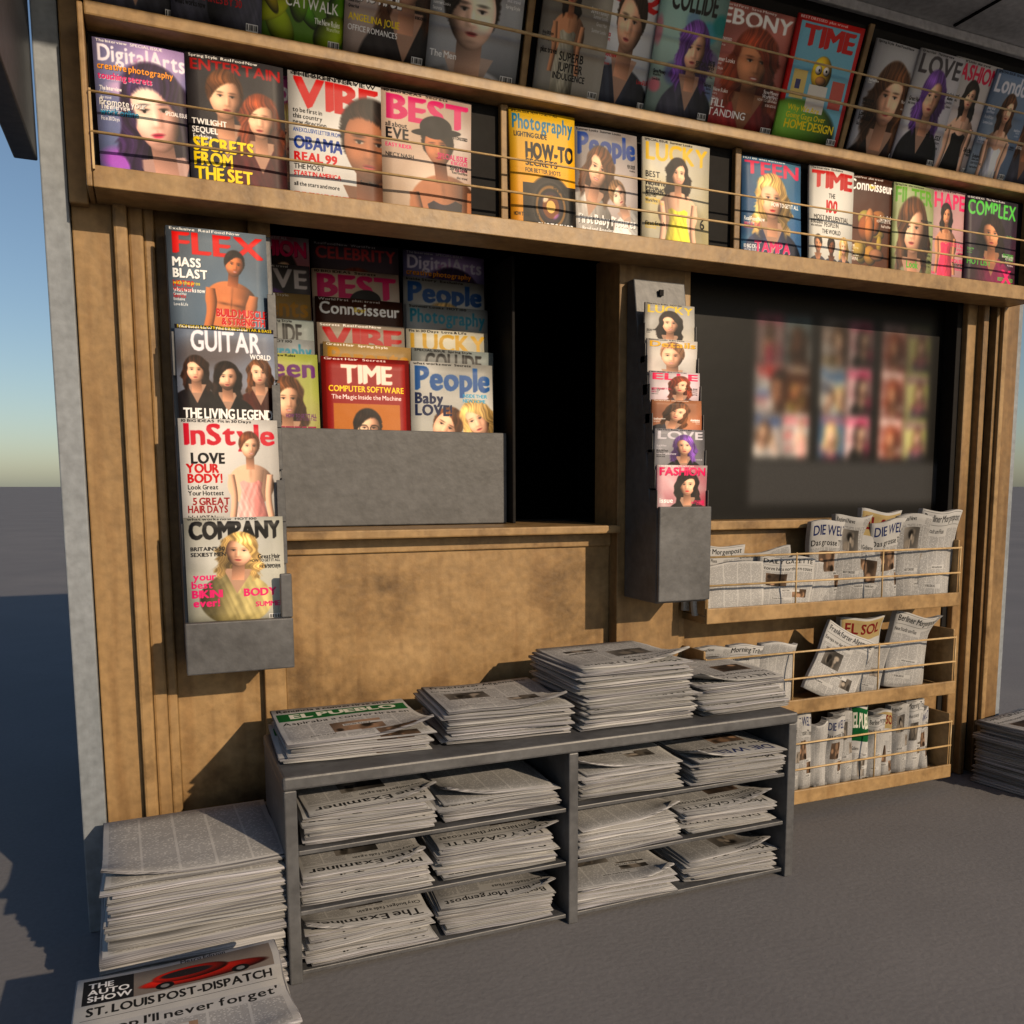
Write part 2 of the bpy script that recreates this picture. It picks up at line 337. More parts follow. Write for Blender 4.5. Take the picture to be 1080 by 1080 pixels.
# ---------------------------------------------------------------- covers
L=(.93,.74,.63);Md=(.80,.57,.42);Dk=(.50,.32,.22)
bk=(.15,.105,.085);br=(.42,.26,.15);bl=(.95,.78,.48);rd=(.62,.26,.14);pu=(.52,.33,.70);gy=(.5,.5,.5)
W_=(1,1,1);K_=(.04,.04,.05);RED=(.80,.06,.08);YEL=(1,.88,.1);PNK=(.88,.12,.45);CY=(.1,.6,.8);GRN=(.3,.7,.2);BLU=(.1,.25,.6)
pool=['HOW TO GET IT ALL','Spring Style','BEST DRESSED','Exclusive','10 BIG IDEAS','The New Rules','plus: travel','HOT 100','Love & Life','what works now','Summer Looks','Save Money','SPECIAL ISSUE','World First','Inside Story','Great Hair','Fit in 30 Days','The Interview','Secrets','Real Food Now']
cov=[0]; CANV={}
def cover(title,tc,c0,c1,ports=[],lines=[],th=.2,small=6,sc=None,pre=None,tover=False,tw=.93,bold=2,top=.05,W=240,bokeh=1):
    c=Cv(W,int(W*1.317)); c.grad(c0,c1)
    if bokeh and ports:
        for _ in range(9):
            f=.6+RN.rand()*.7; c.ell(RN.rand()*1.2-.1,RN.rand()*1.3,.1+RN.rand()*.35,.1+RN.rand()*.45,np.clip(np.array(c0 if RN.rand()<.5 else c1)*f,0,1),.9,.45,RN.rand()*3)
    vg=1-.28*((c.X-.5)**2*1.6+(c.Y-.66)**2*.9); c.a*=vg[...,None]
    c.a*= (1+.08*np.sin(3*c.X+2*c.Y+RN.rand()*6))[...,None]
    if pre: pre(c)
    if title and not tover: c.text(title,(1-tw)/2,top,th,tc,w=tw,bold=bold)
    for p in ports:
        a=p[:5]; kw=p[5] if len(p)>5 else {}
        c.port(*a,**kw)
    if ports: c.blur(1,1)
    if title and tover: c.text(title,(1-tw)/2,top,th,tc,w=tw,bold=bold,sh=K_)
    scol=sc if sc is not None else (K_ if sum(c1)>1.6 else W_)
    for i in range(small):
        sd=RN.randint(2); y=.34+RN.rand()*.8; h=.02+RN.rand()*.022
        cc=scol if RN.rand()<.65 else tc
        for q in range(RN.randint(1,5)):
            c.text(pool[RN.randint(len(pool))],.04 if sd==0 else .96,y+q*h*1.6,h*(1.5 if q==0 else 1)*.9,cc,al='l' if sd==0 else 'r',bold=1+(q==0),nar=.75)
    for t in lines:
        st,x,y,h,cc=t[:5]; kw=dict(t[5]) if len(t)>5 else {}
        c.text(st,x,y,h,cc,**kw)
    c.text(pool[RN.randint(len(pool))]+'   '+pool[RN.randint(len(pool))],.03,.008,.026,scol,w=.7)
    c.rect(.82,1.22,.96,1.29,(.95,.95,.95))
    for k in range(14): c.rect(.83+k*.009,1.23,.833+k*.009+.003*(k%3==0),1.275,K_)
    c.a=np.clip(c.a,0,1)**1.1
    c.noise(.035); cov[0]+=1
    nm='cover_print_%d'%cov[0]
    m=print_mat(nm,c.image(nm)); CANV[m.name]=c
    return m
C={}
C['flex']=cover('FLEX',(.85,.08,.06),(.5,.55,.6),(.2,.23,.28),[(.66,.33,.115,(.78,.48,.30),bk,{'long':0,'body':1,'cloth':(.06,.06,.08),'tilt':.12,'male':1,'smile':1})],[('MASS',.04,.30,.085,W_,{'bold':3,'sh':K_}),('BLAST',.04,.41,.085,W_,{'bold':3,'sh':K_}),('with the pros',.04,.53,.035,YEL,{}),('BUILD MUSCLE',.45,.78,.075,RED,{'w':.52,'bold':3,'sh':W_}),('& STRENGTH',.5,.87,.065,RED,{'w':.45,'bold':3,'sh':W_})],th=.2,small=2,pre=lambda c:[c.ell(.62,.9,.5,.75,(.4,.48,.56),.8)],W=300)
C['guitar']=cover('GUITAR',(.95,.95,1),(.62,.68,.78),(.28,.2,.16),[(.19,.46,.12,L,(.25,.15,.1),{'cloth':(.15,.12,.12),'long':1,'male':.7}),(.84,.46,.12,L,br,{'cloth':(.3,.12,.08),'long':1,'male':.7}),(.5,.52,.13,L,bk,{'cloth':(.08,.07,.07),'long':1,'beard':.6,'male':.7})],[('WORLD',.74,.27,.05,W_,{'w':.22,'bold':2}),('THE LIVING LEGEND',.04,.85,.1,W_,{'w':.92,'bold':3,'sh':K_}),('the riff that changed it all',.1,1.03,.035,YEL,{}),('5 SONGS FULLY TRANSCRIBED GUITAR & BASS',.02,.002,.03,YEL,{'w':.96})],th=.2,small=1,tw=.72,top=.05,pre=lambda c:(c.rect(0,.84,1,1.4,(.1,.08,.08),.75),c.rect(0,0,1,.045,(.15,.15,.2))),W=300)
C['instyle']=cover('InStyle',(.80,.06,.18),(.90,.89,.88),(.78,.77,.76),[(.70,.27,.12,L,(.50,.28,.17),{'long':0,'body':1,'cloth':(.93,.62,.6),'smile':1,'male':0})],[('LOVE',.1,.34,.1,K_,{'bold':3}),('YOUR',.05,.45,.085,RED,{'bold':3}),('BODY!',.06,.55,.085,RED,{'bold':3}),('Look Great',.06,.66,.045,K_,{}),('Your Hottest',.06,.72,.045,K_,{}),('5 GREAT',.1,.79,.07,(.6,.08,.1),{'bold':2}),('HAIR DAYS',.05,.87,.07,(.6,.08,.1),{'bold':2,'w':.4}),("It's HOT Now",.05,.97,.045,K_,{})],th=.2,small=0,W=300,bokeh=0)
C['company']=cover('COMPANY',K_,(.86,.86,.84),(.74,.74,.68),[(.54,.42,.185,L,bl,{'long':2,'cloth':(.76,.70,.48),'curly':1,'tilt':.08,'turn':-.3})],[("BRITAIN'S 50",.05,.36,.045,K_,{'bold':2}),('SEXIEST MEN',.05,.43,.045,K_,{'bold':2}),('your',.06,.68,.085,PNK,{'bold':2}),('best',.04,.78,.085,PNK,{'bold':2}),('BIKINI',.04,.89,.09,PNK,{'bold':3}),('BODY',.56,.89,.09,PNK,{'bold':3}),('ever!',.05,1.0,.09,PNK,{'bold':3}),('SUMMER',.68,1.06,.06,PNK,{'bold':2})],th=.2,small=2,bold=4,W=300)
C['digital']=cover('DigitalArts',(.95,.93,1),(.72,.62,.85),(.45,.55,.75),[(.62,.62,.36,(.98,.80,.76),(.25,.16,.34),{'long':1,'tilt':-.15,'lips':(.8,.12,.3),'turn':-.4})],[('creative photography',.03,.22,.06,(1,.65,.15),{'bold':2,'w':.8,'sh':K_}),('touching secrets',.03,.31,.06,PNK,{'bold':2,'sh':W_}),('Promote your',.03,.55,.06,W_,{'sh':K_}),('work online',.03,.64,.06,CY,{'sh':K_})],pre=lambda c:[c.ell(RN.rand(),.2+RN.rand()*1.1,.06+RN.rand()*.14,.06+RN.rand()*.12,(.5+RN.rand()*.5,.3+RN.rand()*.5,.6+RN.rand()*.4),.8,.7) for _ in range(16)],small=3,sc=W_,th=.15)
C['secrets']=cover('ENTERTAIN',(.65,.1,.1),(.30,.29,.31),(.15,.13,.15),[(.38,.38,.21,L,br,{'long':0,'cloth':(.22,.22,.26),'turn':.5}),(.74,.54,.19,L,(.58,.28,.16),{'long':2,'cloth':(.35,.1,.12),'turn':-.5})],[('TWILIGHT',.03,.62,.055,W_,{'bold':2}),('SEQUEL',.03,.7,.055,W_,{'bold':2}),('SECRETS',.03,.80,.12,YEL,{'w':.62,'bold':3,'sh':K_}),('FROM',.03,.94,.12,YEL,{'w':.4,'bold':3,'sh':K_}),('THE SET',.03,1.08,.12,YEL,{'w':.6,'bold':3,'sh':K_}),('WHERE THEY GO. WHO THEY LOVE',.03,1.22,.04,W_,{})],small=1,th=.10)
C['sliver']=cover('pop',W_,(.95,.3,.6),(.4,.7,.8),[(.6,.6,.25,L,bl,{})],small=8)
C['vibe']=cover('VIBE',(.75,.08,.08),(.90,.90,.90),(.80,.80,.80),[(.88,.62,.38,(.60,.41,.30),bk,{'long':0,'cloth':(.10,.11,.16),'turn':-.5,'male':1,'ld':-1})],[('THE BIG INTERVIEW',.04,.0,.04,K_,{'w':.9}),('AN EXCLUSIVE LETTER FROM',.04,.56,.04,BLU,{'bold':1,'w':.5}),('OBAMA',.04,.64,.12,BLU,{'w':.52,'bold':3}),('REAL 99',.04,.8,.085,RED,{'w':.46,'bold':3}),('THE MOST',.04,.92,.05,K_,{}),('START IN AMERICA',.04,.99,.045,RED,{'bold':2,'w':.5}),('to be first in',.04,.36,.045,K_,{}),('this country',.04,.42,.045,K_,{}),('new direction',.04,.48,.045,K_,{}),('THE GREAT COMEBACK',.04,1.2,.05,RED,{'bold':2}),('all the stars and more',.04,1.1,.04,K_,{})],th=.28,small=1,bold=3,W=280)
C['best']=cover('BEST',(.80,.12,.42),(.94,.84,.80),(.80,.70,.60),[(.62,.52,.20,(.66,.44,.31),bk,{'long':0,'hat':(.05,.04,.05),'body':1,'cloth':(.15,.12,.16),'lips':(.7,.1,.2),'tilt':-.12,'male':0})],[('all about',.04,.34,.05,K_,{}),('EVE',.04,.4,.11,K_,{'bold':2}),('EASY RIDER',.04,.56,.04,PNK,{}),('NIECY NASH',.04,.66,.04,K_,{})],th=.24,small=3,bold=3,W=280)
def campre(c):
    c.rect(.18,.78,1,1.4,(.13,.12,.12),.95); c.ball(.62,.86,.25,.12,(.2,.2,.2))
    c.ball(.6,1.02,.36,.34,(.16,.15,.15))
    for r,q in [(.29,(.22,.2,.19)),(.26,(.05,.05,.05)),(.235,(.55,.4,.18)),(.2,(.1,.08,.1)),(.17,(.2,.12,.18)),(.13,(.5,.28,.1)),(.07,(.9,.75,.4))]: c.ell(.6,1.02,r,r,q,.08)
    c.ell(.52,.94,.05,.03,(1,.95,.85),.6,.8,-.6); c.ell(.68,1.12,.05,.02,(.8,.5,.9),.8,.6,-.6)
C['photo']=cover('Photography',(.10,.45,.62),(.95,.78,.12),(.93,.62,.08),[],[('HOW-TO',.22,.34,.16,K_,{'w':.75,'bold':4}),('SECRETS',.22,.52,.07,K_,{'w':.5,'bold':2}),('FOR BETTER SHOTS',.22,.62,.045,K_,{}),('LIGHTING GUIDE',.06,.24,.05,K_,{'bold':2}),('PHOTOSHOP',.4,1.2,.08,W_,{'w':.55,'bold':2})],pre=campre,small=2,th=.15)
C['people']=cover('People',(.1,.25,.55),(.72,.72,.75),(.66,.6,.58),[(.38,.46,.21,L,br,{'long':1,'cloth':(.8,.78,.76),'smile':1,'tilt':.3}),(.68,.74,.15,(.95,.80,.72),(.6,.45,.3),{'long':0,'cloth':(.9,.9,.9),'tilt':-.5,'male':0})],[('First Baby Pictures',.04,1.0,.11,W_,{'w':.93,'bold':3,'sh':K_}),('Brad and Angelina speak out',.1,1.15,.05,W_,{})],small=1,pre=lambda c:None,th=.24,bold=3)
C['lucky']=cover('LUCKY',(.9,.75,.2),(.90,.89,.85),(.85,.8,.6),[(.52,.38,.15,L,bk,{'long':2,'body':1,'cloth':(.85,.80,.25),'smile':1})],[('BEST',.04,.4,.07,K_,{}),('NEW',.04,.5,.07,K_,{}),('LOOKS',.04,.6,.07,K_,{}),('6',.85,.9,.12,K_,{}),('first fresh',.04,1.0,.05,K_,{})],small=4,th=.2)
C['tampa']=cover('TEEN',(.85,.25,.4),(.4,.62,.75),(.25,.42,.62),[(.5,.5,.25,L,bl,{'long':2,'cloth':(.2,.25,.4),'curly':1,'lips':(.8,.1,.15)})],[('TAMPA',.2,1.05,.13,PNK,{'w':.6,'bold':3,'sh':W_})],small=4,sc=W_,th=.16)
C['time100']=cover('TIME',(.75,.06,.06),(.88,.88,.87),(.82,.82,.80),[(.2,1.0,.1,Md,bk,{'long':0}),(.5,1.02,.1,Dk,bk,{'long':0}),(.8,1.0,.1,L,bl,{})],[('THE',.5,.33,.06,K_,{'al':'c'}),('100',.5,.42,.15,RED,{'al':'c','bold':3}),('MOST INFLUENTIAL',.5,.62,.06,K_,{'al':'c','w':.8}),('PEOPLE IN',.5,.71,.055,K_,{'al':'c'}),('THE WORLD',.5,.8,.055,K_,{'al':'c'})],small=1,bold=3,bokeh=0)
def stillpre(c):
    for _ in range(12): c.ball(.2+RN.rand()*.6,.5+RN.rand()*.6,.06+RN.rand()*.12,.06+RN.rand()*.14,(.5+RN.rand()*.4,.35+RN.rand()*.3,.12+RN.rand()*.25))
C['beer']=cover('Connoisseur',W_,(.28,.14,.08),(.45,.25,.12),[],[('Beer',.5,.1,.05,YEL,{'al':'c'})],pre=stillpre,small=4,sc=W_,th=.13)
C['filter']=cover('FILTER',(.4,.65,.2),(.72,.78,.6),(.6,.62,.42),[(.5,.6,.34,L,br,{'long':1,'cloth':(.5,.5,.4)})],[('Look',.5,1.05,.1,GRN,{'al':'c','bold':2})],small=3)
C['shape']=cover('SHAPE',(.88,.15,.42),(.85,.72,.72),(.72,.55,.56),[(.5,.35,.13,Md,bk,{'body':1,'cloth':(.8,.2,.35),'smile':1})],[],small=6)
C['complex']=cover('COMPLEX',(.35,.8,.3),(.20,.18,.24),(.40,.12,.25),[(.5,.5,.22,Md,bk,{'long':2,'cloth':(.5,.1,.3)})],[('X',.7,1.0,.2,PNK,{'bold':3}),('HOT LIST',.04,.9,.08,GRN,{'bold':2})],small=5,sc=W_)
C['u1']=cover('AMERICAN',W_,(.45,.35,.35),(.65,.5,.45),[(.5,.5,.26,L,rd,{})],small=6,sc=W_)
C['u2']=cover('MAGAZINE',(.9,.5,.2),(.85,.83,.8),(.75,.73,.70),[(.3,.55,.2,L,bk,{'long':0}),(.75,.55,.18,L,br,{})],[('The American Scene',.05,.95,.06,K_,{}),('MILLIONAIRES BY 30',.05,1.05,.06,RED,{})],small=5)
C['u3']=cover('green',W_,(.55,.70,.25),(.40,.58,.18),[],[('CATWALK',.3,.9,.09,W_,{})],pre=lambda c:[c.ball(RN.rand(),.3+RN.rand()*.9,.1+RN.rand()*.15,.05+RN.rand()*.1,(.3+RN.rand()*.6,.5+RN.rand()*.3,.1),RN.rand()*3,.9) for _ in range(16)],small=4,sc=W_)
C['u4']=cover('People',(.2,.2,.2),(.9,.83,.79),(.75,.65,.6),[(.72,.5,.28,L,br,{'long':2,'cloth':(.2,.18,.18),'smile':1})],[('100 MOST',.04,.60,.09,W_,{'w':.5,'bold':2,'sh':K_}),('BEAUTIFUL',.04,.72,.11,W_,{'w':.62,'bold':3,'sh':K_}),('ANGELINA JOLIE',.04,.95,.06,YEL,{}),('OFFICE ROMANCES',.04,1.05,.05,W_,{})],small=2)
C['u5']=cover('',W_,(.78,.79,.81),(.55,.56,.58),[(.45,.70,.33,(.97,.85,.78),bk,{'long':0,'cloth':(.85,.85,.87),'turn':.2,'male':0})],[('The Men',.04,1.1,.06,W_,{})],small=3,sc=W_)
C['u6']=cover('jupiter',(.8,.8,.8),(.55,.52,.48),(.8,.78,.74),[(.4,.35,.12,Md,bk,{'body':1,'cloth':(.6,.58,.52)})],[('SUPERB',.5,.9,.08,K_,{'al':'c'}),('JUPITER',.5,1.0,.08,K_,{'al':'c'}),('INDULGENCE',.5,1.1,.06,K_,{'al':'c'})],small=3)
C['u7']=cover('GQ',(.8,.08,.1),(.93,.94,.96),(.76,.78,.82),[(.5,.48,.28,L,(.22,.15,.1),{'long':0,'cloth':(.25,.27,.33),'tilt':.1,'male':1})],small=4,th=.25)
C['u8']=cover('COLLIDE',(.15,.15,.15),(.65,.83,.81),(.8,.85,.8),[(.6,.6,.22,L,pu,{'long':2})],pre=lambda c:[c.ell(RN.rand(),.3+RN.rand()*.9,.05+RN.rand()*.1,.05+RN.rand()*.1,(RN.rand(),.4+RN.rand()*.3,.5+RN.rand()*.3),.5,.8) for _ in range(16)],small=4,tw=.7)
C['u9']=cover('EBONY',W_,(.92,.57,.52),(.70,.40,.36),[(.55,.55,.28,(.74,.52,.38),rd,{'long':2,'cloth':(.6,.2,.2),'smile':1})],[('STILL',.04,1.0,.08,W_,{}),('STANDING',.04,1.1,.08,W_,{})],small=5,sc=W_,th=.15)
def timepre(c):
    c.rect(.06,.06,.94,1.26,(.5,.75,.85)); c.ball(.3,1.2,.6,.35,(.5,.75,.3)); c.ball(.5,.55,.15,.18,(1,.85,.2)); c.rect(.36,.68,.64,.98,(.9,.88,.85)); c.ball(.45,.52,.05,.05,W_); c.ball(.57,.52,.05,.05,W_); c.ell(.46,.52,.015,.015,K_,.1); c.ell(.57,.52,.015,.015,K_,.1); c.ball(.51,.63,.08,.05,(.75,.55,.35))
    c.rect(.7,.6,.9,.9,(.8,.4,.35)); c.rect(.1,.55,.3,.85,(.9,.8,.5)); c.rect(.15,.65,.22,.75,(.3,.3,.5))
C['u10']=cover('TIME',(.8,.1,.1),(.9,.14,.12),(.9,.14,.12),[],[('Why We Are',.12,.92,.06,YEL,{'bold':1}),('Going Gaga Over',.12,1.0,.06,YEL,{}),('HOME DESIGN',.12,1.08,.09,YEL,{'w':.76,'bold':2})],pre=timepre,small=0,bold=3,tw=.8,top=.08)
C['u11']=cover('',W_,(.75,.75,.77),(.6,.6,.64),[(.5,.6,.32,L,br,{'long':2,'cloth':(.2,.15,.15)})],small=6)
C['u12']=cover('LOVE',(.3,.28,.3),(.88,.87,.9),(.8,.78,.82),[(.5,.5,.24,L,pu,{'long':2,'cloth':(.1,.1,.12)})],small=4)
C['u13']=cover('FASHION',(.85,.1,.3),(.9,.88,.88),(.78,.73,.73),[(.5,.4,.15,L,bk,{'body':1,'cloth':(.1,.1,.1)})],small=5,th=.17)
C['u14']=cover('London',(.9,.9,.95),(.5,.6,.75),(.65,.7,.75),[(.5,.45,.16,L,br,{'long':1,'body':1,'cloth':(.8,.8,.85)})],small=5)
C['u15']=cover('SPORT',YEL,(.68,.46,.4),(.85,.66,.56),[(.55,.5,.26,Md,br,{'long':2})],small=5,sc=W_)
C['timesoft']=cover('TIME',(.95,.90,.85),(.55,.08,.06),(.45,.06,.05),[(.5,.80,.18,L,bk,{'long':0,'glasses':1,'cloth':(.2,.3,.2)})],[('COMPUTER SOFTWARE',.5,.32,.065,YEL,{'al':'c','w':.86,'bold':2}),('The Magic Inside the Machine',.5,.42,.05,W_,{'al':'c','w':.8})],pre=lambda c:(c.rect(.05,.05,.95,1.27,(.6,.1,.08)),c.rect(.12,.52,.88,1.25,(.75,.45,.13))),small=0,bold=3,tw=.6,top=.08,bokeh=0)
C['babylove']=cover('People',(.15,.35,.6),(.86,.86,.85),(.7,.7,.68),[(.42,.76,.2,L,br,{'long':0,'tilt':.5,'smile':1}),(.80,.66,.19,L,bl,{'tilt':-.4})],[('Baby',.04,.36,.12,(.1,.15,.3),{'bold':3}),('LOVE!',.04,.50,.12,(.1,.15,.3),{'bold':3}),('INSIDE THEIR',.62,.36,.04,CY,{}),('NEW HOME',.62,.42,.04,CY,{})],small=0,bold=3,th=.26)
C['queen']=cover('queen',(.4,.15,.45),(.8,.85,.4),(.7,.65,.5),[(.6,.5,.2,L,br,{'long':1,'smile':1})],[('The',.4,.72,.06,K_,{}),('HOTTEST',.2,.80,.1,(.6,.1,.3),{'w':.75,'bold':2}),('BODY',.4,.92,.09,(.6,.1,.3),{'bold':2})],small=2)
def quick(t,tc,a,b,hr,**k): return cover(t,tc,a,b,[(.5,.62,.27,[L,Md,Dk][RN.randint(3)],hr,{'long':RN.randint(3)})],small=6,**k)
C['i1']=quick('Parents',(.7,.5,.1),(.75,.62,.4),(.6,.5,.3),br)
C['i2']=quick('VIBE',(.65,.08,.08),(.7,.65,.6),(.5,.45,.4),bk,bold=3,th=.24)
C['i3']=quick('Photography',(.15,.5,.6),(.75,.78,.8),(.6,.6,.6),br,th=.15)
C['i4']=quick('LUCKY',(.75,.6,.2),(.78,.77,.72),(.6,.6,.5),bk)
C['i5']=quick('COLLIDE',(.15,.15,.15),(.7,.75,.75),(.6,.6,.6),pu,tw=.7)
C['i6']=quick('People',(.1,.3,.55),(.75,.76,.78),(.6,.6,.6),bl,bold=3,th=.22)
C['i7']=quick('CELEBRITY',(.8,.3,.3),(.35,.3,.35),(.25,.2,.2),rd,th=.13,sc=W_)
C['i8']=quick('LOVE',(.8,.78,.8),(.45,.42,.46),(.3,.3,.3),pu,sc=W_)
C['c1']=cover('LUCKY',(.9,.78,.25),(.88,.87,.85),(.85,.82,.75),[(.5,.44,.22,L,bk,{'smile':1,'long':1})],small=6,th=.16)
C['c2']=cover('Details',(.9,.7,.15),(.86,.85,.82),(.8,.75,.73),[(.5,.40,.27,L,(.7,.5,.36),{'long':0,'smile':1,'male':1})],small=2,tover=True,th=.13)
C['c3']=cover('ELLE',(.90,.08,.35),(.9,.85,.87),(.8,.7,.75),[(.6,.36,.2,L,rd,{'long':1,'lips':(.85,.1,.25)})],small=6,th=.16)
C['c4']=cover('',W_,(.8,.55,.4),(.7,.45,.35),[(.5,.32,.22,L,br,{'long':1,'tilt':.3}),],small=4)
C['c5']=cover('LOVE',(.85,.83,.87),(.66,.65,.68),(.55,.55,.57),[(.58,.38,.2,L,pu,{'long':2,'cloth':(.1,.1,.1)})],small=4,th=.17)
C['c6']=cover('FASHION',(.90,.06,.4),(.88,.84,.84),(.85,.3,.4),[(.6,.42,.22,L,bk,{'long':1,'cloth':(.1,.1,.1),'lips':(.85,.05,.1)})],[('issue',.04,.7,.1,W_,{'bold':2})],small=3,tover=True,th=.16,bold=3)
# ---------------------------------------------------------------- newspapers print
ncount=[0]; PB=(.72,.72,.72)
def news(title,W=320,asp=1.05,tc=(.1,.1,.1),heads=(),pic=True,band=None,th=.07,head2=None,colorpic=False,gain=.92):
    c=Cv(W,int(W*asp),PB); Hh=asp
    pr=np.clip(RN.rand(c.H,c.W),0,1)
    rows=(np.arange(c.H)%5<3).astype(np.float32)[:,None]
    seg=np.repeat(RN.rand(c.H//5+1,W//4+1)<.84,5,0)[:c.H]; seg=np.repeat(seg,4,1)[:,:W]
    cols=((c.X*5.02)%1>.07).astype(np.float32)
    body=rows*seg*cols*(.35+.3*pr)*((c.X>.03)&(c.X<.97)&(c.Y>th+.13)&(c.Y<Hh-.03))
    c.mix(body*.75,(.25,.25,.26))
    c.rect(0,0,1,th+.1,PB,1)
    if band: band(c)
    else:
        c.text(title,.5,.045,th,tc,al='c',w=min(.9,.075*len(title)*th/.07),bold=1)
        c.rect(.03,th+.085,.97,th+.09,(.3,.3,.3)); c.rect(.03,.02,.97,.024,(.3,.3,.3))
    y=th+.12
    if head2:
        c.rect(.02,y-.01,.98,y+.1,PB); c.text(head2,.03,y,.07,(.12,.12,.12),w=.93,bold=1)
    elif heads:
        c.rect(.03,y,.62,y+.1,PB); c.text(heads[0],.03,y+.01,.05,(.12,.12,.12),bold=1,nar=.85)
    if pic:
        for pn in range(2):
            x0=(.05+RN.rand()*.3) if pn==0 else .55+RN.rand()*.1; y0=y+.13+RN.rand()*.05+pn*.3
            wd,hg=(.36,.26) if pn==0 else (.28,.17)
            g=.28+RN.rand()*.2; m=((c.X>x0)&(c.X<x0+wd)&(c.Y>y0)&(c.Y<y0+hg))
            tn=np.array([1,.96,.92]) if not colorpic else np.array([1.1,.9,.75])
            c.mix(m,np.clip((g+.15*np.sin(9*c.X+4*c.Y))[...,None]*tn,0,1))
            for _ in range(7):
                q=RN.rand()*.55+.1; ex=x0+.04+RN.rand()*(wd-.08); ey=y0+.05+RN.rand()*(hg-.08)
                d=np.sqrt(((c.X-ex)/(.03+RN.rand()*.05))**2+((c.Y-ey)/(.04+RN.rand()*.05))**2); c.mix(np.clip((1-d)/.5,0,1)*m,np.array([q,q*.97,q*.93])*tn)
    if heads or head2:
        for k in range(2):
            yy=.62+k*.2+RN.rand()*.05; xx=.03+RN.rand()*.55
            c.rect(xx,yy,xx+.36,yy+.05,PB); c.text(pool[RN.randint(len(pool))],xx+.01,yy+.01,.028,(.15,.15,.15),bold=1)
    c.a*=(1-.08*np.abs(np.sin(3*c.Y+1)))[...,None]
    c.noise(.05); ncount[0]+=1; nm='newsprint_%d'%ncount[0]
    return print_mat(nm,c.image(nm),.9,.1,gain=gain,bump=.6,bscale=6)
def stl_band(c):
    c.rect(.03,.03,.97,.27,(.5,.46,.43)); c.rect(.03,.03,.27,.27,(.12,.12,.13))
    c.text('THE',.05,.06,.05,W_,bold=2); c.text('AUTO',.05,.125,.05,W_,bold=2); c.text('SHOW',.05,.19,.05,W_,bold=2)
    c.ball(.62,.19,.32,.06,(.85,.14,.08)); c.ball(.55,.145,.19,.065,(.75,.12,.07)); c.ell(.53,.135,.13,.035,(.15,.12,.13),.2)
    for x in (.42,.80): c.ell(x,.225,.045,.035,(.06,.06,.06),.1); c.ell(x,.225,.022,.018,(.5,.5,.5),.2)
    c.text('Metro Edition',.62,.0,.03,(.15,.15,.2),al='c',bold=1)
    c.rect(0,.28,1,.5,(.76,.755,.74)); c.text('ST. LOUIS POST-DISPATCH',.05,.30,.075,(.1,.1,.1),w=.9,bold=2)
    c.rect(.03,.41,.97,.415,(.3,.3,.3))
N_stl=news('',W=512,asp=.95,band=stl_band,th=.36,head2="'A pop I'll never forget'",pic=True,colorpic=True)
N_pueblo=news('',W=400,asp=1.0,band=lambda c:(c.text('Renuncia a convertirse en eje',.03,.03,.07,(.1,.1,.1),w=.9,bold=2),c.rect(.02,.15,.98,.36,(.05,.36,.16)),c.text('EL PUEBLO',.10,.18,.11,(.9,.9,.85),w=.8,bold=3)),th=.28,head2='Aspiraba a convertirse en',colorpic=True)
N_faz=news('Frankfurter Allgemeine',W=400,tc=(.1,.1,.12),th=.075,heads=('Europa vor der Wahl',))
N_exam=news('The Examiner',W=400,th=.1,heads=('City budget fails again',))
N_a=news('Morning Tribune',W=400,heads=('Markets fall sharply',),th=.08)
N_b=news('DAILY GAZETTE',W=400,heads=('Council backs new plan',),th=.08,head2='Storm hits northern coast',colorpic=True)
N_c=news('DIE ZEIT',W=320,heads=('Was kommt jetzt',),th=.12,band=lambda c:(c.text('DIE WELT',.06,.06,.12,(.1,.15,.35),w=.8,bold=1),),head2='Das grosse Thema',colorpic=True,gain=.8)
N_d=news('Berliner Morgenpost',W=400,th=.08,heads=('Neue Stadt am Fluss',),pic=False,gain=.85)
N_plain=news('',W=400,th=-.1,pic=False,band=lambda c:None)
N_pp=news('',W=320,th=-.1,pic=True,heads=('Regional News',),band=lambda c:None,gain=.72)
N_green=news('',W=320,band=lambda c:(c.rect(.02,.03,.98,.5,(.05,.33,.17)),c.text('EL PUEBLO',.05,.1,.2,(.85,.85,.8),w=.9,bold=3)),th=.45,heads=('El Gobierno',))
N_yel=news('',W=320,band=lambda c:(c.rect(.02,.03,.98,.3,(.66,.58,.40)),c.text('EL SOL',.08,.08,.14,(.45,.1,.1),w=.84,bold=2)),th=.28,heads=('El Gobierno',),colorpic=True,gain=.8)
